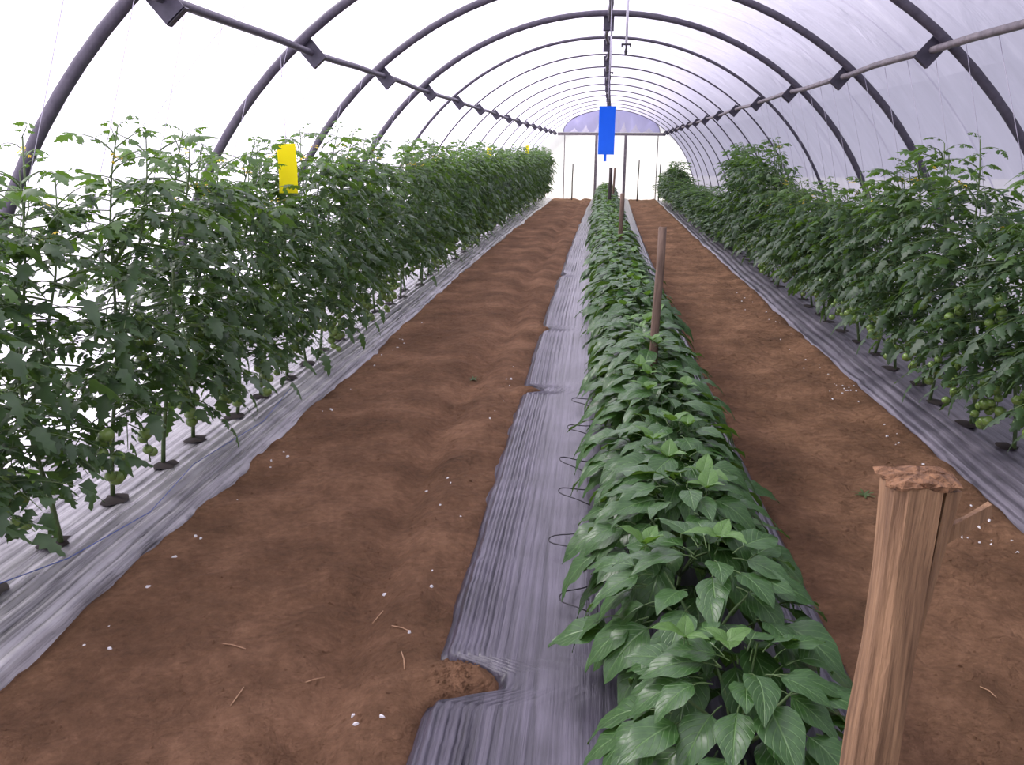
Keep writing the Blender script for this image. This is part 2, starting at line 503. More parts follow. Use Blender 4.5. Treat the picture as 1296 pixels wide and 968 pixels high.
# ------------------------------------------------------------------ soil floor
def bed_edges(y):
    """(left bed edge, middle bed left, middle bed right, right bed edge) at depth y"""
    o = off(y)
    return (-2.02 + o, -0.60 + o, 0.87 + o * 0.8, 2.02 + 0.5 * o)

def mid_left(y):
    """irregular left edge of the middle plastic, with soil-covered notches"""
    y = np.asarray(y, float)
    e = -0.60 + off(y) + 0.025 * fbm(y * 1.1, y * 0 + 4.2, 3) + 0.022 * fbm(y * 7, y * 0 + 1.7, 3)
    def notch(c, w, dpt):
        return dpt * np.exp(-np.abs((y - c) / w) ** 4)
    e = e + notch(2.47, 0.10, 0.22) + notch(6.08, 0.08, 0.15) + notch(8.3, 0.09, 0.08) + notch(12.2, 0.2, 0.06)
    return e

def soil_h(x, y):
    l, ml, mr, r = bed_edges(y)
    h = 0.035 * fbm(x * 1.7, y * 1.3, 4) + 0.024 * fbm(x * 7, y * 6, 4) + 0.014 * np.clip(fbm(x * 14 + 50, y * 11, 2), 0, 1)
    # rut worn along the left path
    rx = -0.97 + off(y) + 0.06 * np.sin(y * 0.9) 
    h = h - 0.05 * np.exp(-((x - rx) / 0.10) ** 2) + 0.03 * np.exp(-((x - rx - 0.2) / 0.12) ** 2) + 0.02 * np.exp(-((x - rx + 0.3) / 0.2) ** 2)
    # heaped against plastic edges
    h = h + 0.025 * np.exp(-((x - r + 0.06) / 0.09) ** 2)
    for c, w in ((2.47, .13), (6.08, .1), (8.3, .1)):
        h = h + 0.05 * np.exp(-((y - c) / w) ** 2) * np.exp(-((x + 0.50) / 0.14) ** 2)
    # sink under the beds
    inside = np.maximum.reduce([1 / (1 + np.exp((x - l + 0.07) / 0.02)), 1 / (1 + np.exp(-(x - r - 0.07) / 0.02)),
                                1 / (1 + np.exp(-(x - mid_left(y) - 0.05) / 0.015)) / (1 + np.exp((x - mr + 0.05) / 0.02))])
    return h * (1 - inside) - 0.10 * inside

ysoil = [-2.2]
while ysoil[-1] < 32.9:
    ysoil.append(ysoil[-1] + max(0.035, 0.012 * max(0, ysoil[-1])))
ysoil = np.array(ysoil)
xsoil = np.concatenate([np.linspace(-3.25, -2.2, 8), np.arange(-2.1, 2.2, 0.032), np.linspace(2.3, 3.6, 10)])
XX, YY = np.meshgrid(xsoil, ysoil)
HH = soil_h(XX, YY)
m = MB()
nx = len(xsoil)
m.v = np.stack([XX, YY, HH], -1).reshape(-1, 3).tolist()
m.f = [(i * nx + k, i * nx + k + 1, (i + 1) * nx + k + 1, (i + 1) * nx + k) for i in range(len(ysoil) - 1) for k in range(nx - 1)]
m.mi = [0] * len(m.f); m.uv = [(0.5, 0.5)] * len(m.v)
tag(m.obj('floor', M['soil']), 'reddish brown bare soil of the two walking paths', 'soil', kind='structure')

# ------------------------------------------------------------------ mulch plastic
def sheet(name, xl, xr, prof, wr, label, mat, nacross, y_from=-1.0):
    yy = [y_from]
    while yy[-1] < 31.6:
        yy.append(yy[-1] + max(0.045, 0.014 * max(0, yy[-1])))
    yy = np.array(yy)
    u = np.linspace(0, 1, nacross)
    U, Y = np.meshgrid(u, yy)
    XL, XR = xl(yy)[:, None], xr(yy)[:, None]
    X = XL + (XR - XL) * U
    Z = prof(X - off(Y), U, Y) + wr(X - off(Y), U, Y)
    m = MB(); n = nacross
    m.v = np.stack([X, Y, Z], -1).reshape(-1, 3).tolist()
    m.f = [(i * n + k, i * n + k + 1, (i + 1) * n + k + 1, (i + 1) * n + k) for i in range(len(yy) - 1) for k in range(n - 1)]
    m.mi = [0] * len(m.f); m.uv = [(0.5, 0.5)] * len(m.v)
    o = m.obj(name, mat)
    return tag(o, label, 'plastic sheet')

def ridges(X, Y, f, seed):
    ph = X * f + 0.9 * fbm(X * 0 + seed, Y * 0.35, 3) * 3 + 0.5 * vnoise(X * 4, Y * 0.5 + seed)
    return np.abs(np.sin(ph)) - 0.5
def wr_mid(X, U, Y):
    left = np.clip((-0.28 - X) / 0.15, 0, 1); right = np.clip((X - 0.62) / 0.1, 0, 1)
    patch = np.clip(0.5 + 2 * fbm(Y * 0.5, Y * 0 + 2.0, 2), 0, 1)
    return 0.014 * ridges(X, Y, 85, 1.3) * np.clip(left + right + 0.18 * patch, 0, 1) + 0.006 * fbm(X * 6, Y * 2, 3)
mid_sheet = sheet('mulch_sheet', mid_left, lambda y: 0.87 + off(y) * 0.8 + 0.015 * fbm(y * 1.5, y * 0 + 8, 3),
      lambda X, U, Y: 0.035 + 0.035 * np.clip((X + 0.22) / 0.15, 0, 1) * np.clip((0.85 - X) / 0.2, 0, 1) - 0.06 * np.clip((0.04 - U) / 0.04, 0, 1) - 0.06 * np.clip((U - 0.97) / 0.03, 0, 1),
      wr_mid, 'wrinkled black plastic mulch under the pepper row', M['plastic'], 190)
left_sheet = sheet('mulch_sheet', lambda y: -3.12 + off(y), lambda y: -2.02 + off(y) + 0.04 * fbm(y * 0.8, y * 0 + 1.0, 3) + 0.02 * fbm(y * 6, y * 0 + 3.0, 3),
      lambda X, U, Y: 0.02 + 0.06 * np.clip((-2.05 - X) / 0.2, 0, 1) - 0.06 * np.clip((U - 0.965) / 0.035, 0, 1),
      lambda X, U, Y: 0.016 * ridges(X, Y, 48, 5.1) * np.clip((X + 2.5) / 0.25, 0.25, 1) + 0.012 * fbm(X * 5, Y * 3, 3),
      'silvery wrinkled plastic mulch under the left tomato row', M['plastic_silver'], 110)
right_sheet = sheet('mulch_sheet', lambda y: 2.02 + 0.5 * off(y) + 0.04 * fbm(y * 0.9, y * 0 + 6.0, 3) + 0.025 * fbm(y * 6, y * 0 + 5.0, 3), lambda y: 3.12 + off(y),
      lambda X, U, Y: 0.02 + 0.06 * np.clip((X - 2.05) / 0.2, 0, 1) - 0.06 * np.clip((0.035 - U) / 0.035, 0, 1),
      lambda X, U, Y: 0.013 * ridges(X, Y, 44, 9.7) * np.clip((2.55 - X) / 0.25, 0.25, 1) + 0.012 * fbm(X * 5, Y * 3 + 40, 3),
      'grey wrinkled plastic mulch under the right tomato row', M['plastic_grey'], 110)

def hole_mesh(seed):
    rr = random.Random(seed); m = MB(); n = 12
    ring = [((0.06 + rr.uniform(-.015, .015)) * math.cos(2 * math.pi * k / n), (0.075 + rr.uniform(-.015, .02)) * math.sin(2 * math.pi * k / n), 0) for k in range(n)]
    inner = [(p[0] * .6, p[1] * .6, 0.004 + rr.uniform(-.003, .003)) for p in ring]
    m.add(ring + inner + [(0, 0, 0.004)], [(k, (k + 1) % n, n + (k + 1) % n, n + k) for k in range(n)] + [(n + k, n + (k + 1) % n, 2 * n) for k in range(n)])
    return m.mesh('planting_hole', M['hole'])
HOLES = [hole_mesh(s) for s in range(3)]

# ------------------------------------------------------------------ tomato plants
def leaflet(L, W, rr, droop=0.25, fold=0.25):
    """one lobed tomato leaflet along +Y; returns verts, faces"""
    ts = [0, .10, .22, .30, .45, .52, .68, .76, .9, 1.0]
    ws = [.05, .70, 1.05, .58, .98, .48, .70, .30, .26, 0.0]
    vs, fs = [], []
    bend = rr.uniform(.7, 1.3) * droop
    side = rr.uniform(-.15, .15)
    for t, w in zip(ts, ws):
        y = L * t
        z = -bend * L * t * t
        x0 = side * L * t * t
        ww = w * W * .5 * rr.uniform(.85, 1.15)
        vs.append((x0 - ww, y - .06 * L * (w > .7), z - fold * ww + rr.uniform(-.03, .03) * L))
        vs.append((x0, y, z))
        vs.append((x0 + ww, y - .06 * L * (w > .7), z - fold * ww + rr.uniform(-.03, .03) * L))
    for i in range(len(ts) - 1):
        a, b = i * 3, (i + 1) * 3
        fs += [(a, a + 1, b + 1, b), (a + 1, a + 2, b + 2, b + 1)]
    return vs, fs

def tomato_leaf(seed, L=0.36, pairs=4, young=False):
    rr = random.Random(seed); m = MB()
    pts = []
    curve = rr.uniform(.18, .5)
    for k in range(7):
        t = k / 6
        pts.append(Vector((0.05 * L * math.sin(t * 3 + seed), L * t * (1 - .12 * t), L * (0.10 * t - curve * t * t))))
    m.tube(pts, [0.0042 * (1 - .6 * k / 6) for k in range(7)], 4, 1, False)
    def at(t):
        i = min(5, int(t * 6)); f = t * 6 - i
        return pts[i].lerp(pts[i + 1], f), (pts[i + 1] - pts[i]).normalized()
    sz = 0.100 if not young else 0.080
    def put(t, ang, s):
        p, d = at(t)
        side = d.cross(Vector((0, 0, 1))).normalized()
        dd = (d * math.cos(ang) + side * math.sin(ang)).normalized()
        dd = (dd + Vector((0, 0, rr.uniform(-.45, .1)))).normalized()
        up = Vector((rr.uniform(-.4, .4), rr.uniform(-.4, .4), 1))
        base = p + dd * 0.018
        vs, fs = leaflet(s, s * rr.uniform(.55, .72), rr, rr.uniform(.15, .45), rr.uniform(.1, .5))
        mat = frame(base, dd, up)
        m.add([mat @ Vector(v) for v in vs], fs, 0)
    put(0.98, 0, sz * 1.15)
    for k in range(pairs):
        t = 0.34 + 0.54 * k / max(1, pairs - 1)
        for s in (-1, 1):
            put(t + rr.uniform(-.03, .03), s * R(rr.uniform(55, 85)), sz * rr.uniform(.75, 1.0) * (0.85 + 0.2 * (k == 1)))
        if not young:
            put(t - 0.1, R(rr.choice((-70, 70))), sz * 0.42)
    return m
TL = [tomato_leaf(s) for s in range(7)]
TLY = [tomato_leaf(50 + s, 0.2, 2, True) for s in range(4)]
TL_ME = [t.mesh('tomato_leaf', [M['tomato_leaf'], M['tomato_stem']]) for t in TL]
TLY_ME = [t.mesh('tomato_leaf_young', [M['tomato_leaf_top'], M['tomato_stem']]) for t in TLY]

def sphere(rad, nu=10, nv=7, sq=0.9):
    m = MB(); vs = [(0, 0, -rad * sq)]
    for j in range(1, nv):
        b = -math.pi / 2 + math.pi * j / nv
        for i in range(nu):
            a = 2 * math.pi * i / nu
            k = 1 + 0.03 * math.cos(5 * a)
            vs.append((rad * k * math.cos(b) * math.cos(a), rad * k * math.cos(b) * math.sin(a), rad * sq * math.sin(b)))
    vs.append((0, 0, rad * sq * 0.93))
    fs = [(0, 1 + (i + 1) % nu, 1 + i) for i in range(nu)]
    for j in range(nv - 2):
        for i in range(nu):
            fs.append((1 + j * nu + i, 1 + j * nu + (i + 1) % nu, 1 + (j + 1) * nu + (i + 1) % nu, 1 + (j + 1) * nu + i))
    t = len(vs) - 1; b = 1 + (nv - 2) * nu
    fs += [(t, b + i, b + (i + 1) % nu) for i in range(nu)]
    m.add(vs, fs)
    for k in range(5):           # calyx
        a = 2 * math.pi * k / 5
        m.add([(0, 0, rad * sq), (rad * .3 * math.cos(a - .4), rad * .3 * math.sin(a - .4), rad * sq * 1.04), (rad * .75 * math.cos(a), rad * .75 * math.sin(a), rad * sq * .98), (rad * .3 * math.cos(a + .4), rad * .3 * math.sin(a + .4), rad * sq * 1.04)], [(0, 1, 2, 3)], 1)
    return m
FRUIT = [sphere(r_).mesh('tomato', [M['tomato_fruit'], M['tomato_stem']]) for r_ in (0.026, 0.031, 0.035)]
def flower_mesh(seed):
    rr = random.Random(seed); m = MB()
    m.tube([(0, 0, 0), (0.01, 0.03, 0.01), (0.015, 0.07, -0.005)], 0.002, 3, 1, False)
    for q in range(4):
        c = Vector((rr.uniform(-.025, .03), 0.04 + 0.02 * q, rr.uniform(-.015, .012)))
        for k in range(5):
            a = 2 * math.pi * k / 5 + rr.random()
            dv = Vector((math.cos(a), math.sin(a), -0.5)) * 0.016
            sv = Vector((-math.sin(a), math.cos(a), 0)) * 0.005
            m.add([c, c + dv * .5 + sv, c + dv, c + dv * .5 - sv], [(0, 1, 2, 3)], 0)
    return m.mesh('flower_cluster', [M['flower'], M['tomato_stem']])
FLOWER = [flower_mesh(s) for s in range(3)]

def stem_paths(rr, H, side):
    """main stem and a fork or two, as lists of points"""
    lean = (rr.uniform(-.06, .06), rr.uniform(-.06, .06))
    main = []
    n = 9
    ph = rr.uniform(0, 6)
    for k in range(n + 1):
        t = k / n
        main.append(Vector((side * .14 * t * t + lean[0] * t * 2 + 0.035 * math.sin(ph + t * 7), lean[1] * t * 2 + 0.035 * math.cos(ph * 1.3 + t * 6), H * t)))
    paths = [main]
    for q in range(rr.choice((1, 2, 2))):
        k0 = rr.choice((3, 4, 5, 6)); b = main[k0]
        a = rr.uniform(-1.7, 1.7) + (0 if side > 0 else math.pi); top = H * rr.uniform(.78, 1.02)
        sp = rr.uniform(.14, .26)
        br = [b + Vector((math.cos(a) * sp * math.sin(t * 1.5), math.sin(a) * sp * math.sin(t * 1.5), (top - b.z) * t)) for t in (0, .15, .35, .6, .8, 1.0)]
        paths.append(br)
    return paths

def inward(p, dv, side, reach):
    """leaves that would push through the film grow towards the path instead"""
    t = p + dv.normalized() * reach
    if math.hypot(t.x - side * 2.40, t.z + .07) > 3.08:
        dv = Vector((side * abs(dv.x) + side * .15, dv.y, min(dv.z, .75)))
        t = p + dv.normalized() * reach
        if math.hypot(t.x - side * 2.40, t.z + .07) > 3.1: dv.z = -.3
    return dv

def tomato_layout(rr, H, n_leaf, side):
    """list of (kind, matrix) for leaves along the stems; side=+1 when path is at +x"""
    paths = stem_paths(rr, H, side)
    leaves = []
    def sample(path, z):
        for a, b in zip(path[:-1], path[1:]):
            if a.z <= z <= b.z + 1e-6:
                return a.lerp(b, (z - a.z) / max(1e-6, b.z - a.z))
        return path[-1].copy()
    for k in range(n_leaf):
        t = (k + rr.random()) / n_leaf
        z = 0.42 + (H * 0.86 - 0.42) * t ** 1.12
        path = paths[0] if rr.random() < .5 else rr.choice(paths)
        if path[0].z > z: path = paths[0]
        p = sample(path, z)
        a = k * 2.4 + rr.uniform(-.6, .6)
        el = rr.uniform(-.35, .45)
        dv = inward(p, Vector((math.cos(a), math.sin(a), el)), side, .42)
        a = math.atan2(dv.y, dv.x)
        s = rr.uniform(.85, 1.25) * (1.0 if t < .75 else .85)
        up = Vector((-math.cos(a) * el + rr.uniform(-.35, .35), -math.sin(a) * el + rr.uniform(-.35, .35), 1))
        leaves.append(('leaf', rr.randrange(7), frame(p, dv, up) @ Matrix.Scale(s, 4)))
    for path in paths:
        for q in range(10):
            z = path[-1].z - 0.005 - 0.05 * q * rr.uniform(.7, 1.2)
            if z < path[0].z: continue
            p = sample(path, z)
            a = q * 2.4 + rr.uniform(0, 6)
            dv = inward(p, Vector((math.cos(a), math.sin(a), rr.uniform(.3, 1.4))), side, .17)
            leaves.append(('young', rr.randrange(4), frame(p, dv, (rr.uniform(-.3, .3), rr.uniform(-.3, .3), 1)) @ Matrix.Scale(rr.uniform(.8, 1.3) * (0.45, .5, .7)[min(q, 2)] if q < 3 else rr.uniform(.9, 1.35), 4)))
    return paths, leaves

def stem_mesh(paths):
    m = MB()
    for i, p in enumerate(paths):
        n = len(p); r0 = 0.0125 if i == 0 else 0.0095
        m.tube(p, [r0 * (1 - .72 * k / (n - 1)) for k in range(n)], 6)
    return m

def add_truss(e, rr, x, y, z):
    nf = rr.choice((4, 5, 6, 7))
    m = MB(); pts = [Vector((0, 0, 0)), Vector((x * .5, y * .5, .02)), Vector((x, y, -.04)), Vector((x * 1.05, y * 1.05, -.20))]
    m.tube(pts, 0.0035, 4)
    t = m.obj('fruit_truss', M['tomato_stem'], e); t.location = (0, 0, z)
    for q in range(nf):
        a = q * 2.2 + rr.random(); k = 0.035 if q else 0.0
        link('tomato', FRUIT[rr.randrange(3)], t, Matrix.Translation((x + k * math.cos(a), y + k * math.sin(a), -.05 - 0.036 * q)) @ Euler((rr.uniform(-.5, .5), rr.uniform(-.5, .5), 0)).to_matrix().to_4x4())

def tomato_near(x, y, H, n_leaf, seed, side, label, group):
    rr = random.Random(seed)
    e = empty('tomato_plant', (x, y, 0.07), 0)
    tag(e, label, 'tomato plant', group)
    paths, leaves = tomato_layout(rr, H, n_leaf, side)
    stem_mesh(paths).obj('stem', M['tomato_stem'], e)
    for kind, i, mat in leaves:
        link('leaf', TL_ME[i] if kind == 'leaf' else TLY_ME[i], e, mat)
    for q in range(rr.choice((1, 2, 2, 3))):
        add_truss(e, rr, side * rr.uniform(.08, .24), rr.uniform(-.14, .14), rr.uniform(.36, .56))
    if rr.random() < .5:
        add_truss(e, rr, side * rr.uniform(.14, .22), rr.uniform(-.12, .12), rr.uniform(.75, 1.0))
    for q in range(rr.choice((1, 2, 3))):
        p = paths[q % len(paths)][-1]
        a = rr.uniform(0, 6)
        link('flower_cluster', FLOWER[rr.randrange(3)], e, frame((p.x, p.y, p.z - rr.uniform(.06, .3)), (math.cos(a), math.sin(a), .3), (0, 0, 1)))
    return e

def bake_variant(seed, H, n_leaf, side, base=None):
    rr = random.Random(seed)
    paths, leaves = tomato_layout(rr, H, n_leaf, side)
    f = MB()
    for kind, i, mat in leaves:
        if kind == 'leaf': f.merge(TL[i], mat, 0)
        else: f.merge(TLY[i], mat, 1)
    fr = MB(); src = sphere(0.032, 8, 6)
    for q in range(3):
        z = rr.uniform(.3, .6)
        for k in range(5):
            a = k * 2.1
            fr.merge(src, Matrix.Translation((side * .15 + .03 * math.cos(a), rr.uniform(-.02, .02) + .25 * (q - 1) * .6, z - .035 * k)))
    return (stem_mesh(paths).mesh('stem', M['tomato_stem']), f.mesh('foliage', [M['tomato_leaf'], M['tomato_leaf_top']]),
            fr.mesh('fruit_truss', [M['tomato_fruit'], M['tomato_stem']]))
VAR = {+1: [bake_variant(900 + s, 1.78, 60, 1) for s in range(4)], -1: [bake_variant(950 + s, 1.78, 60, -1) for s in range(4)]}

def tomato_far(x, y, sc, seed, side, label, group):
    rr = random.Random(seed)
    e = empty('tomato_plant', (x, y, 0.07), rr.uniform(-.35, .35))
    e.scale = (rr.uniform(.95, 1.12), rr.uniform(.95, 1.12), sc)
    tag(e, label, 'tomato plant', group)
    s, f, t = VAR[side][rr.randrange(4)]
    link('stem', s, e)
    o = link('foliage', f, e); o['kind'] = 'stuff'
    link('fruit_truss', t, e)
    return e

NEAR_Y = 12.0
k = 0; y = 2.25; i = 0
lefts = []
while y < 31.3:
    x = -2.36 + offs(y) + rng.uniform(-.05, .05)
    H = rng.uniform(1.68, 1.86) if y > 3 else 1.74
    if y < NEAR_Y:
        tomato_near(x, y, H, 60, 100 + i, 1, '%s tomato plant from the camera in the left row' % ORD[i], 'tomato plants in the left row')
    else:
        tomato_far(x, y, H / 1.78, 300 + i, 1, 'tomato plant in the far hedge-like stretch of the left row', 'far tomato plants in the left row')
    h = link('planting_hole', HOLES[i % 3], left_sheet, Matrix.Translation((x, y, 0.088)))
    lefts.append((x, y))
    y += rng.uniform(.42, .5); i += 1
y = 4.0; i = 0
rights = []
while y < 31.3:
    x = 2.40 + 0.6 * offs(y) + rng.uniform(-.05, .05)
    if y < 7: H = rng.uniform(1.6, 1.8)
    elif y < 11.3: H = rng.uniform(1.3, 1.55)
    elif y < 15: H = rng.uniform(1.72, 1.88)
    elif 25 < y < 27.2: H = 1.4
    else: H = rng.uniform(.8, 1.0)
    if y < NEAR_Y:
        tomato_near(x, y, H, 60, 500 + i, -1, '%s tomato plant from the camera in the right row' % ORD[i], 'tomato plants in the right row')
    elif y < 15:
        tomato_far(x, y, H / 1.78, 700 + i, -1, 'tall bushy tomato plant in the clump midway along the right row', 'tall far plants in the right row')
    else:
        tomato_far(x, y, H / 1.78, 700 + i, -1, 'low bushy plant at the far end of the right row', 'low far plants in the right row')
    link('planting_hole', HOLES[i % 3], right_sheet, Matrix.Translation((x, y, 0.088)))
    rights.append((x, y))
    y += rng.uniform(.42, .5); i += 1

# ------------------------------------------------------------------ pepper plants
def pepper_leaf(seed, nx_=4, ny=9):
    """ovate pointed leaf of length 1 along +Y with a petiole behind the origin"""
    rr = random.Random(seed); m = MB()
    droop = rr.uniform(.25, .6); fold = rr.uniform(.12, .35); tw = rr.uniform(-.2, .2); Wd = rr.uniform(.58, .72)
    vs, uvs, fs = [], [], []
    n = 2 * nx_ + 1
    for j in range(ny + 1):
        t = j / ny
        w = Wd * .5 * (math.sin(math.pi * t ** 0.72) ** 0.9 * (1 - .25 * t) * 1.12 if 0 < t < 1 else 0.0)
        w = max(w, 0.004)
        y = t * (1 - .12 * droop * t); z = 0.10 * t - droop * t * t
        for q in range(n):
            s = (q - nx_) / nx_
            x = s * w
            wave = 0.022 * math.sin(t * 16 + s * 2 + seed) * abs(s)
            quilt = 0.010 * math.cos((t - .35 * abs(s)) * 44) * (1 - abs(abs(s) - .5) * 2)
            zz = z + fold * abs(x) - 0.9 * x * x * fold * 2.4 + wave + quilt + tw * x * t
            vs.append((x, y, zz)); uvs.append((0.5 + s * .5, t))
    for j in range(ny):
        for q in range(n - 1):
            fs.append((j * n + q, j * n + q + 1, (j + 1) * n + q + 1, (j + 1) * n + q))
    m.add(vs, fs, 0, uvs)
    m.tube([(0, -.26, -.07), (0, -.12, -.015), (0, 0.02, 0)], [.016, .014, .012], 4, 1, False)
    return m
PL = [pepper_leaf(s) for s in range(7)]
PL_ME = [p.mesh('pepper_leaf', [M['pepper_leaf'], M['pepper_stem']]) for p in PL]
PLY_ME = [p.mesh('pepper_shoot', [M['pepper_shoot'], M['pepper_stem']]) for p in PL[:4]]
PLF = [pepper_leaf(20 + s, 2, 5) for s in range(5)]

def pepper_layout(rr, H, W, n):
    out = []
    for k in range(n):
        t = (k + rr.random()) / n                    # 0 bottom .. 1 top
        a = k * 2.39996 + rr.uniform(-.4, .4)
        z = H * (0.34 + 0.62 * t)
        rad = W * (0.36 * math.sqrt(max(0.02, 1 - t ** 1.6)) + 0.05) * rr.uniform(.65, 1.05)
        el = -0.75 + 0.85 * t + rr.uniform(-.25, .25)
        L = rr.uniform(.165, .235) * (1.05 - .3 * t)
        while el < 0.3 and z + L * el / math.sqrt(1 + el * el) - .45 * L < .03: el += .05      # leaf tips stay above the plastic
        dv = Vector((math.cos(a), math.sin(a), el))
        up = Vector((math.cos(a) * 0.35, math.sin(a) * 0.35, 1)) + Vector((rr.uniform(-.3, .3), rr.uniform(-.3, .3), 0))
        p = Vector((math.cos(a) * rad, math.sin(a) * rad, z))
        out.append(('leaf', rr.randrange(7), frame(p, dv, up) @ Matrix.Scale(L, 4), p))
    for q in range(2):                               # growing tips
        a0 = rr.uniform(0, 6); r0 = rr.uniform(.02, W * .28)
        c = Vector((math.cos(a0 + q * 1.6) * r0, math.sin(a0 + q * 1.6) * r0, H * rr.uniform(.93, 1.02)))
        for k in range(3):
            a = k * 2.1 + a0
            dv = Vector((math.cos(a), math.sin(a), rr.uniform(.5, 1.3)))
            out.append(('shoot', rr.randrange(4), frame(c, dv, (-math.cos(a), -math.sin(a), .6)) @ Matrix.Scale(rr.uniform(.07, .12), 4), c))
    return out

def pepper_stem(rr, H, W):
    m = MB()
    m.tube([(0, 0, 0), (0.005, 0.004, H * .2), (0, 0, H * .36)], [.009, .008, .007], 6)
    for k in range(6):
        a = k * 1.05 + rr.random() * .5
        m.tube([(0, 0, H * .33), (math.cos(a) * W * .12, math.sin(a) * W * .12, H * .55), (math.cos(a) * W * .24, math.sin(a) * W * .24, H * rr.uniform(.60, .74))], [.006, .005, .003], 5)
    return m

def row_x(y): return float(np.interp(y, [2, 5, 9, 14, 22, 32], [.28, .31, .27, .24, .28, .36]))

PV = []
for s in range(4):
    rr = random.Random(4000 + s); f = MB()
    for kind, i, mat, p in pepper_layout(rr, .58, .78, 66):
        f.merge(PLF[i % 5], mat, 0 if kind == 'leaf' else 1)
    PV.append(f.mesh('foliage', [M['pepper_leaf'], M['pepper_shoot']]))
PSTEM = pepper_stem(random.Random(5), .56, .74).mesh('stem', M['pepper_stem'])
y = 1.92; i = 0
while y < 31.6:
    H = rng.uniform(.52, .62); W = rng.uniform(.74, .86)
    if i == 0: H, W = .50, .72
    x = row_x(y) + rng.uniform(-.03, .03)
    e = empty('pepper_plant', (x + (0.06 if i == 0 else 0), y, 0.062), rng.uniform(0, 6))
    rr = random.Random(2000 + i)
    if y < 10.5:
        tag(e, '%s leafy green pepper plant from the camera in the middle row' % ORD[i], 'pepper plant', 'pepper plants in the middle row')
        link('stem', PSTEM, e)
        for kind, q, mat, p in pepper_layout(rr, H, W, 78):
            link('leaf', (PL_ME if kind == 'leaf' else PLY_ME)[q], e, mat)
    else:
        tag(e, 'small looking pepper plant in the far part of the middle row', 'pepper plant', 'far pepper plants in the middle row')
        link('stem', PSTEM, e)
        o = link('foliage', PV[i % 4], e); o['kind'] = 'stuff'
    y += rng.uniform(.43, .5); i += 1

# ------------------------------------------------------------------ stakes
def fg_stake():
    e = empty('wooden_stake', (0.375, 1.14, 0.0), R(8))
    tag(e, 'thick split timber stake with frayed top in the right foreground', 'stake')
    H = 1.335
    rr = random.Random(3)
    m = MB()          # main squared piece
    prof = [(-.040, -.022), (-.022, -.036), (.020, -.034), (.022, .028), (-.020, .034), (-.038, .018)]
    lv = 10; vs = []
    for k in range(lv + 1):
        t = k / lv; s = 1.0 + .10 * (1 - t)
        for (a, b) in prof:
            vs.append((a * s + .004 * math.sin(k * 1.3 + a * 90), b * s + .003 * math.sin(k * 1.9 + b * 80), H * t + (rr.uniform(-.008, .006) if k == lv else 0)))
    n = len(prof)
    fs = [(k * n + q, k * n + (q + 1) % n, (k + 1) * n + (q + 1) % n, (k + 1) * n + q) for k in range(lv) for q in range(n)] + [tuple(range(n))[::-1], tuple(lv * n + q for q in range(n))]
    m.add(vs, fs); m.obj('post', M['wood'], e, False)
    m = MB()          # split-off sliver on the right, tapering down
    lv = 6; vs = []
    for k in range(lv + 1):
        t = k / lv; z = H - .012 - .30 * (1 - t)
        wd = 0.002 + .022 * t
        for a, b in ((0, -.028), (wd, -.024), (wd, .022), (0, .026)):
            vs.append((.0262 + .006 * t + a, b * (0.5 + .5 * t), z))
    fs = [(k * 4 + q, k * 4 + (q + 1) % 4, (k + 1) * 4 + (q + 1) % 4, (k + 1) * 4 + q) for k in range(lv) for q in range(4)] + [(3, 2, 1, 0), tuple(lv * 4 + q for q in range(4))]
    m.add(vs, fs); m.obj('split_sliver', M['wood'], e, False)
    m = MB()          # mushroomed frayed head
    n = 22; rings = []
    for (rad, z) in ((.75, -.008), (1.06, -.004), (1.12, .000), (.92, .005), (.5, .007)):
        ring = []
        for k in range(n):
            a = 2 * math.pi * k / n
            f = rad * (1 + rr.uniform(-.14, .14))
            sx = .046 * f / max(abs(math.cos(a)), abs(math.sin(a))) ** .7
            ring.append((.006 + sx * math.cos(a), .036 * f / max(abs(math.cos(a)), abs(math.sin(a))) ** .7 * math.sin(a), H + z + rr.uniform(-.004, .004)))
        rings.append(ring)
    vs = sum(rings, []) + [(0.006, 0, H + .006)]
    fs = [(j * n + k, j * n + (k + 1) % n, (j + 1) * n + (k + 1) % n, (j + 1) * n + k) for j in range(4) for k in range(n)] + [(4 * n + k, 4 * n + (k + 1) % n, 5 * n) for k in range(n)]
    m.add(vs, fs); m.obj('frayed_head', M['wood_top'], e, False)
    m = MB()          # torn splinter sticking out
    path = [(.030, 0, H - .105), (.055, .002, H - .092), (.090, .004, H - .072), (.122, .006, H - .052)]
    vs = []
    for k, p in enumerate(path):
        hh = (.011, .012, .011, .009)[k]; th = .005
        vs += [(p[0], p[1] - th, p[2] - hh), (p[0], p[1] + th, p[2] - hh), (p[0] - .004, p[1] + th, p[2] + hh * (.8 + .3 * (k % 2))), (p[0] - .004, p[1] - th, p[2] + hh)]
    fs = [(k * 4 + q, k * 4 + (q + 1) % 4, (k + 1) * 4 + (q + 1) % 4, (k + 1) * 4 + q) for k in range(3) for q in range(4)] + [(3, 2, 1, 0), (12, 13, 14, 15)]
    m.add(vs, fs); m.obj('splinter', M['wood'], e, False)
fg_stake()

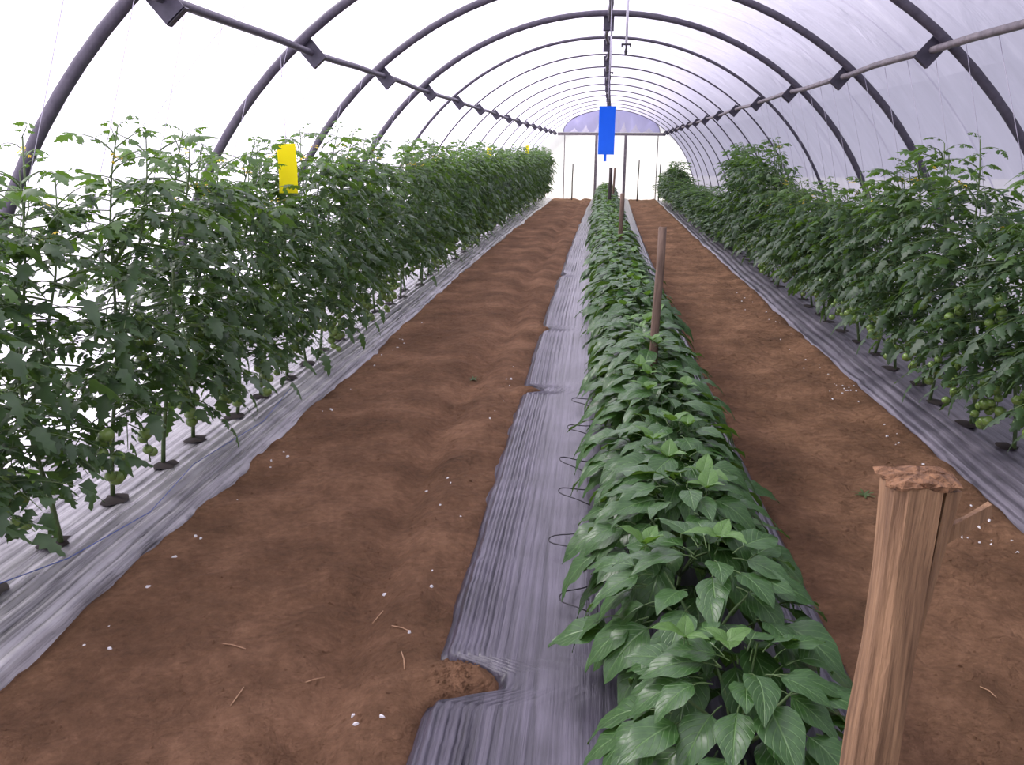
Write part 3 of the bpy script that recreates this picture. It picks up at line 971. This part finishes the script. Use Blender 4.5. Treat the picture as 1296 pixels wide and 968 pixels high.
def round_stake(x, y, h, rad, lean, label, mat='wood_old', group=None):
    m = MB(); n = 6
    m.tube([(lean[0] * t * h + .004 * math.sin(t * 9), lean[1] * t * h, h * t) for t in [k / n for k in range(n + 1)]], [rad * (1.08 - .12 * k / n) for k in range(n + 1)], 8)
    m.v = [(v[0], v[1], v[2] + (0.006 * math.sin(v[0] * 300) if v[2] > h - .01 else 0)) for v in m.v]
    o = m.obj('row_stake', M[mat]); o.location = (x, y, 0.0)
    return tag(o, label, 'stake', group)
round_stake(0.325, 5.25, 1.325, .026, (.012, 0), 'brown round stake standing in the pepper row, nearest after the foreground one')
round_stake(0.32, 12.2, 1.19, .032, (.0, 0), 'second round stake further along the pepper row', 'wood_old')
round_stake(0.30, 20.5, 1.38, .04, (0, 0), 'third round stake far along the pepper row', 'stick')
round_stake(0.46, 24.5, 1.30, .03, (.02, 0), 'thin pale stake just right of the far dark stake', 'wood_old')
for x, y, h, lab in ((-0.88, 31.6, 1.30, 'thin dark stick at the far end of the left path'), (1.50, 31.6, 1.46, 'thin dark stick at the far end of the right path'),
                     (2.28, 31.8, 1.30, 'thin dark stick behind the low plants at the far right'), (2.75, 27.0, 1.15, 'thin dark stick against the film at the far right')):
    round_stake(x, y, h, .022, (.01, 0), lab, 'stick', 'far sticks')

# ------------------------------------------------------------------ sticky traps
def trap(name, c, w, h, mat, label, top, tab):
    e = empty(name, (c[0], c[1], c[2] - h / 2)); tag(e, label, 'sticky trap')
    m = MB(); nx_, nz = 4, 6; t = .002
    for s in (-1, 1):
        vs = [((-.5 + a / nx_) * w, s * t + .012 * math.sin(b / nz * 3.1), h * b / nz) for b in range(nz + 1) for a in range(nx_ + 1)]
        m.add(vs, [(b * (nx_ + 1) + a, b * (nx_ + 1) + a + 1, (b + 1) * (nx_ + 1) + a + 1, (b + 1) * (nx_ + 1) + a) for b in range(nz) for a in range(nx_)])
    m.obj('card', M[mat], e)
    if tab:
        m = MB(); m.box((-.005, 0, -.02), (.018, .004, .045)); m.obj('tab', M[mat], e, False)
    m = MB(); m.tube([(0, 0, h - .01), (0.004, 0, h + .08), (0, 0, top - c[2] + h / 2)], .002, 4); m.obj('string', M['string'], e)
trap('blue_sticky_trap', (-0.012, 5.7, 1.895), .105, .30, 'blue', 'bright blue sticky trap hanging from the ridge above the peppers', 3.11, True)
trap('yellow_sticky_trap', (-2.09, 5.52, 1.64), .125, .315, 'yellow', 'large yellow sticky trap hanging over the left tomato row', 2.60, False)
trap('yellow_sticky_trap', (-2.08, 16.4, 1.70), .09, .24, 'yellow', 'small looking yellow sticky trap far along the left tomato row', 2.60, False)
trap('yellow_sticky_trap', (-1.95, 24.0, 1.78), .09, .22, 'yellow', 'farthest yellow sticky trap near the end of the left row', 2.60, False)

# ------------------------------------------------------------------ hanging misters
def mister(x, y, zb, label):
    e = empty('hanging_mister', (x, y, zb)); tag(e, label, 'mister')
    m = MB(); m.tube([(0, 0, .42), (0, 0, 3.12 - zb)], .005, 5); m.obj('feed_tube', M['black'], e)
    m = MB(); m.tube([(0, 0, .08), (0, 0, .44)], .010, 6); m.obj('weight_tube', M['white_tube'], e)
    n = MB(); n.tube([(0, 0, 0), (0, 0, .03), (0, 0, .05), (0, 0, .085)], [.010, .014, .007, .009], 6); n.box((0, 0, .075), (.07, .012, .012)); n.box((-.03, 0, .066), (.01, .012, .02)); n.box((.03, 0, .066), (.01, .012, .02)); n.obj('nozzle', M['black'], e, False)
mister(0.115, 6.5, 2.43, 'white hanging mister with black nozzle, nearest below the ridge')
mister(0.05, 9.6, 2.50, 'second hanging mister just right of the ridge pipe')

# ------------------------------------------------------------------ trellis strings and wires
def string_at(x0, x1, y, z0, side, i):
    top = RAD * math.sin(PA) - .07
    m = MB(); m.tube([(x1 - x0, .02 * math.sin(i), top - z0), ((x1 - x0) * .5 + .01, 0, (top - z0) * .5), (0, 0, 0)], .0022, 3)
    o = m.obj('trellis_string', M['string']); o.location = (x0, y, z0)
    tag(o, '%s thin string from the camera hanging from the %s side pipe to a tomato plant' % (ORD[i], side), 'string', 'trellis strings on the %s' % side)
for i, (x, y) in enumerate(rights[:18]): string_at(x, RAD * math.cos(PA) + offs(y), y + .05, 1.2, 'right', i)
for i, (x, y) in enumerate(lefts[:16]): string_at(x, -RAD * math.cos(PA) + offs(y), y + .05, 1.4, 'left', i)
for z, xx, lab in ((1.42, -2.30, 'upper thin trellis wire stretched along the left tomato row'), (1.05, -2.42, 'lower thin trellis wire stretched along the left tomato row'), (1.30, 2.36, 'thin trellis wire stretched along the right tomato row')):
    m = MB(); m.tube([(xx + offs(yy), yy, z - .02 * abs(math.sin(yy * .8))) for yy in np.arange(1.2, 31.6, .8)], .002, 3)
    tag(m.obj('trellis_wire', M['string']), lab, 'wire')
m = MB(); m.tube([(-2.75, 2.2, .12), (-2.45, 2.6, .115), (-2.22, 3.0, .11), (-2.13, 3.5, .10), (-2.2, 4.1, .11), (-2.12, 4.9, .10), (-2.2, 5.6, .11)], .0025, 4)
tag(m.obj('blue_twine', M['blue_twine']), 'thin blue twine lying on the silvery plastic at the left', 'twine')

# wire loops poking out beside the peppers
for i, (y, r_, zz) in enumerate(((2.95, .10, .0), (3.45, .16, .0), (3.95, .14, .03), (4.35, .15, .05), (5.0, .13, .02), (5.6, .12, .02), (9.0, .14, .0))):
    m = MB()
    cx = -0.05 + offs(y)
    m.tube([(cx - r_ * math.sin(math.pi * k / 12) * 1.15, y - .10 + .20 * k / 12, .085 + zz * math.sin(math.pi * k / 12) + .004 * math.sin(k)) for k in range(13)], .0032, 4)
    tag(m.obj('wire_loop', M['black']), '%s thin black wire loop from the camera lying on plastic left of the peppers' % ORD[i], 'wire loop', 'wire loops beside the peppers')

# ------------------------------------------------------------------ scraps, straws, weeds on the soil
def scrap_mesh(s):
    rr = random.Random(s); m = MB(); n = 6
    a = [((.012 + rr.uniform(-.004, .006)) * math.cos(2 * math.pi * k / n), (.009 + rr.uniform(-.003, .004)) * math.sin(2 * math.pi * k / n), 0) for k in range(n)]
    m.add(a + [(p[0] * .7, p[1] * .7, .008 + rr.uniform(-.002, .003)) for p in a], [(k, (k + 1) % n, n + (k + 1) % n, n + k) for k in range(n)] + [tuple(range(n, 2 * n))])
    return m.mesh('white_scrap', M['pebble'], False)
SCR = [scrap_mesh(s) for s in range(4)]
def ground_z(x, y): return float(soil_h(np.array([x]), np.array([y]))[0])
def scatter(n, fx, ylo, yhi, label, group, seed):
    rr = random.Random(seed)
    for k in range(n):
        y = ylo + (yhi - ylo) * rr.random() ** 1.3; x = fx(rr, y)
        o = link('white_scrap', SCR[rr.randrange(4)]); o.location = (x, y, ground_z(x, y) - .001); o.rotation_euler = (0, 0, rr.uniform(0, 6))
        s = rr.uniform(.35, .9); o.scale = (s, s, s)
        tag(o, label, 'scrap', group)
scatter(26, lambda r_, y: -1.93 + offs(y) + abs(r_.gauss(0, .06)), 2.5, 9, 'small white scrap on soil along the left plastic edge', 'scraps by left plastic', 1)
scatter(20, lambda r_, y: -0.68 + offs(y) - abs(r_.gauss(0, .07)), 2.2, 7, 'small white scrap on soil beside the middle plastic', 'scraps by middle plastic', 2)
scatter(40, lambda r_, y: 1.93 + .5 * offs(y) - abs(r_.gauss(0, .08)), 3.0, 11, 'small white scrap on soil along the right plastic edge', 'scraps by right plastic', 3)
scatter(16, lambda r_, y: 1.80 + r_.gauss(0, .07), 3.8, 4.15, 'bright white scrap in the cluster on soil right of the foreground stake', 'scraps beside the foreground stake', 4)
scatter(12, lambda r_, y: 1.88 + r_.gauss(0, .05), 6.2, 6.6, 'bright white scrap in the cluster midway along the right plastic edge', 'scraps midway along right plastic', 6)
rr = random.Random(11)
for (x, y) in ((-.88, 2.9), (-.75, 2.75), (-1.2, 2.3), (-1.0, 2.45), (-.7, 2.55), (1.5, 2.7), (1.65, 2.9), (1.3, 2.6), (-1.35, 2.6)):
    m = MB(); a = rr.uniform(0, 3); L = rr.uniform(.03, .06)
    m.tube([(-L * math.cos(a), -L * math.sin(a), 0), (0.004, 0, .006), (L * math.cos(a), L * math.sin(a), .002)], .0022, 4)
    o = m.obj('straw', M['straw']); o.location = (x, y, ground_z(x, y) + .003)
    tag(o, 'short dry straw lying on the bare soil path', 'straw', 'straws on the paths')
for (x, y, lab) in ((-1.02, 6.6, 'tiny green weed in the rut of the left path'), (1.42, 4.35, 'tiny grey green weed on the right path')):
    e = empty('weed', (x, y, ground_z(x, y))); tag(e, lab, 'weed')
    for k in range(7):
        a = k * .9; m = MB()
        vs, fs = leaflet(.06, .02, rr, .5, .3)
        mt = frame((0, 0, .003), (math.cos(a), math.sin(a), .8), (0, 0, 1)); m.add([mt @ Vector(v) for v in vs], fs); m.obj('leaf', M['weed'], e)

# loose crumbs of soil, far too many to count
rs = np.random.RandomState(5)
m = MB()
for k in range(2600):
    side_l = rs.rand() < .6
    y = 1.6 + 9 * rs.rand() ** 1.6
    x = rs.uniform(-1.9, -0.68) if side_l else rs.uniform(0.98, 1.9)
    if rs.rand() < .35: x = (-0.97 if side_l else 1.85) + rs.normal(0, .08)
    if rs.rand() < .05: x, y = -0.5 + rs.normal(0, .04), 2.47 + rs.normal(0, .05)
    x += offs(y); z = ground_z(x, y); r_ = .0035 + .009 * rs.rand() ** 3
    vs = [(x + r_ * a * rs.uniform(.6, 1.3), y + r_ * b * rs.uniform(.6, 1.3), z + r_ * c * rs.uniform(.5, .9)) for a, b, c in ((1, 0, 0), (0, 1, 0), (-1, 0, 0), (0, -1, 0), (0, 0, 1), (0, 0, -1))]
    m.add(vs, [(0, 1, 4), (1, 2, 4), (2, 3, 4), (3, 0, 4), (1, 0, 5), (2, 1, 5), (3, 2, 5), (0, 3, 5)])
tag(m.obj('soil_crumbs', M['soil'], smooth=False), 'loose brown soil crumbs scattered over the paths', 'soil crumbs', kind='stuff')
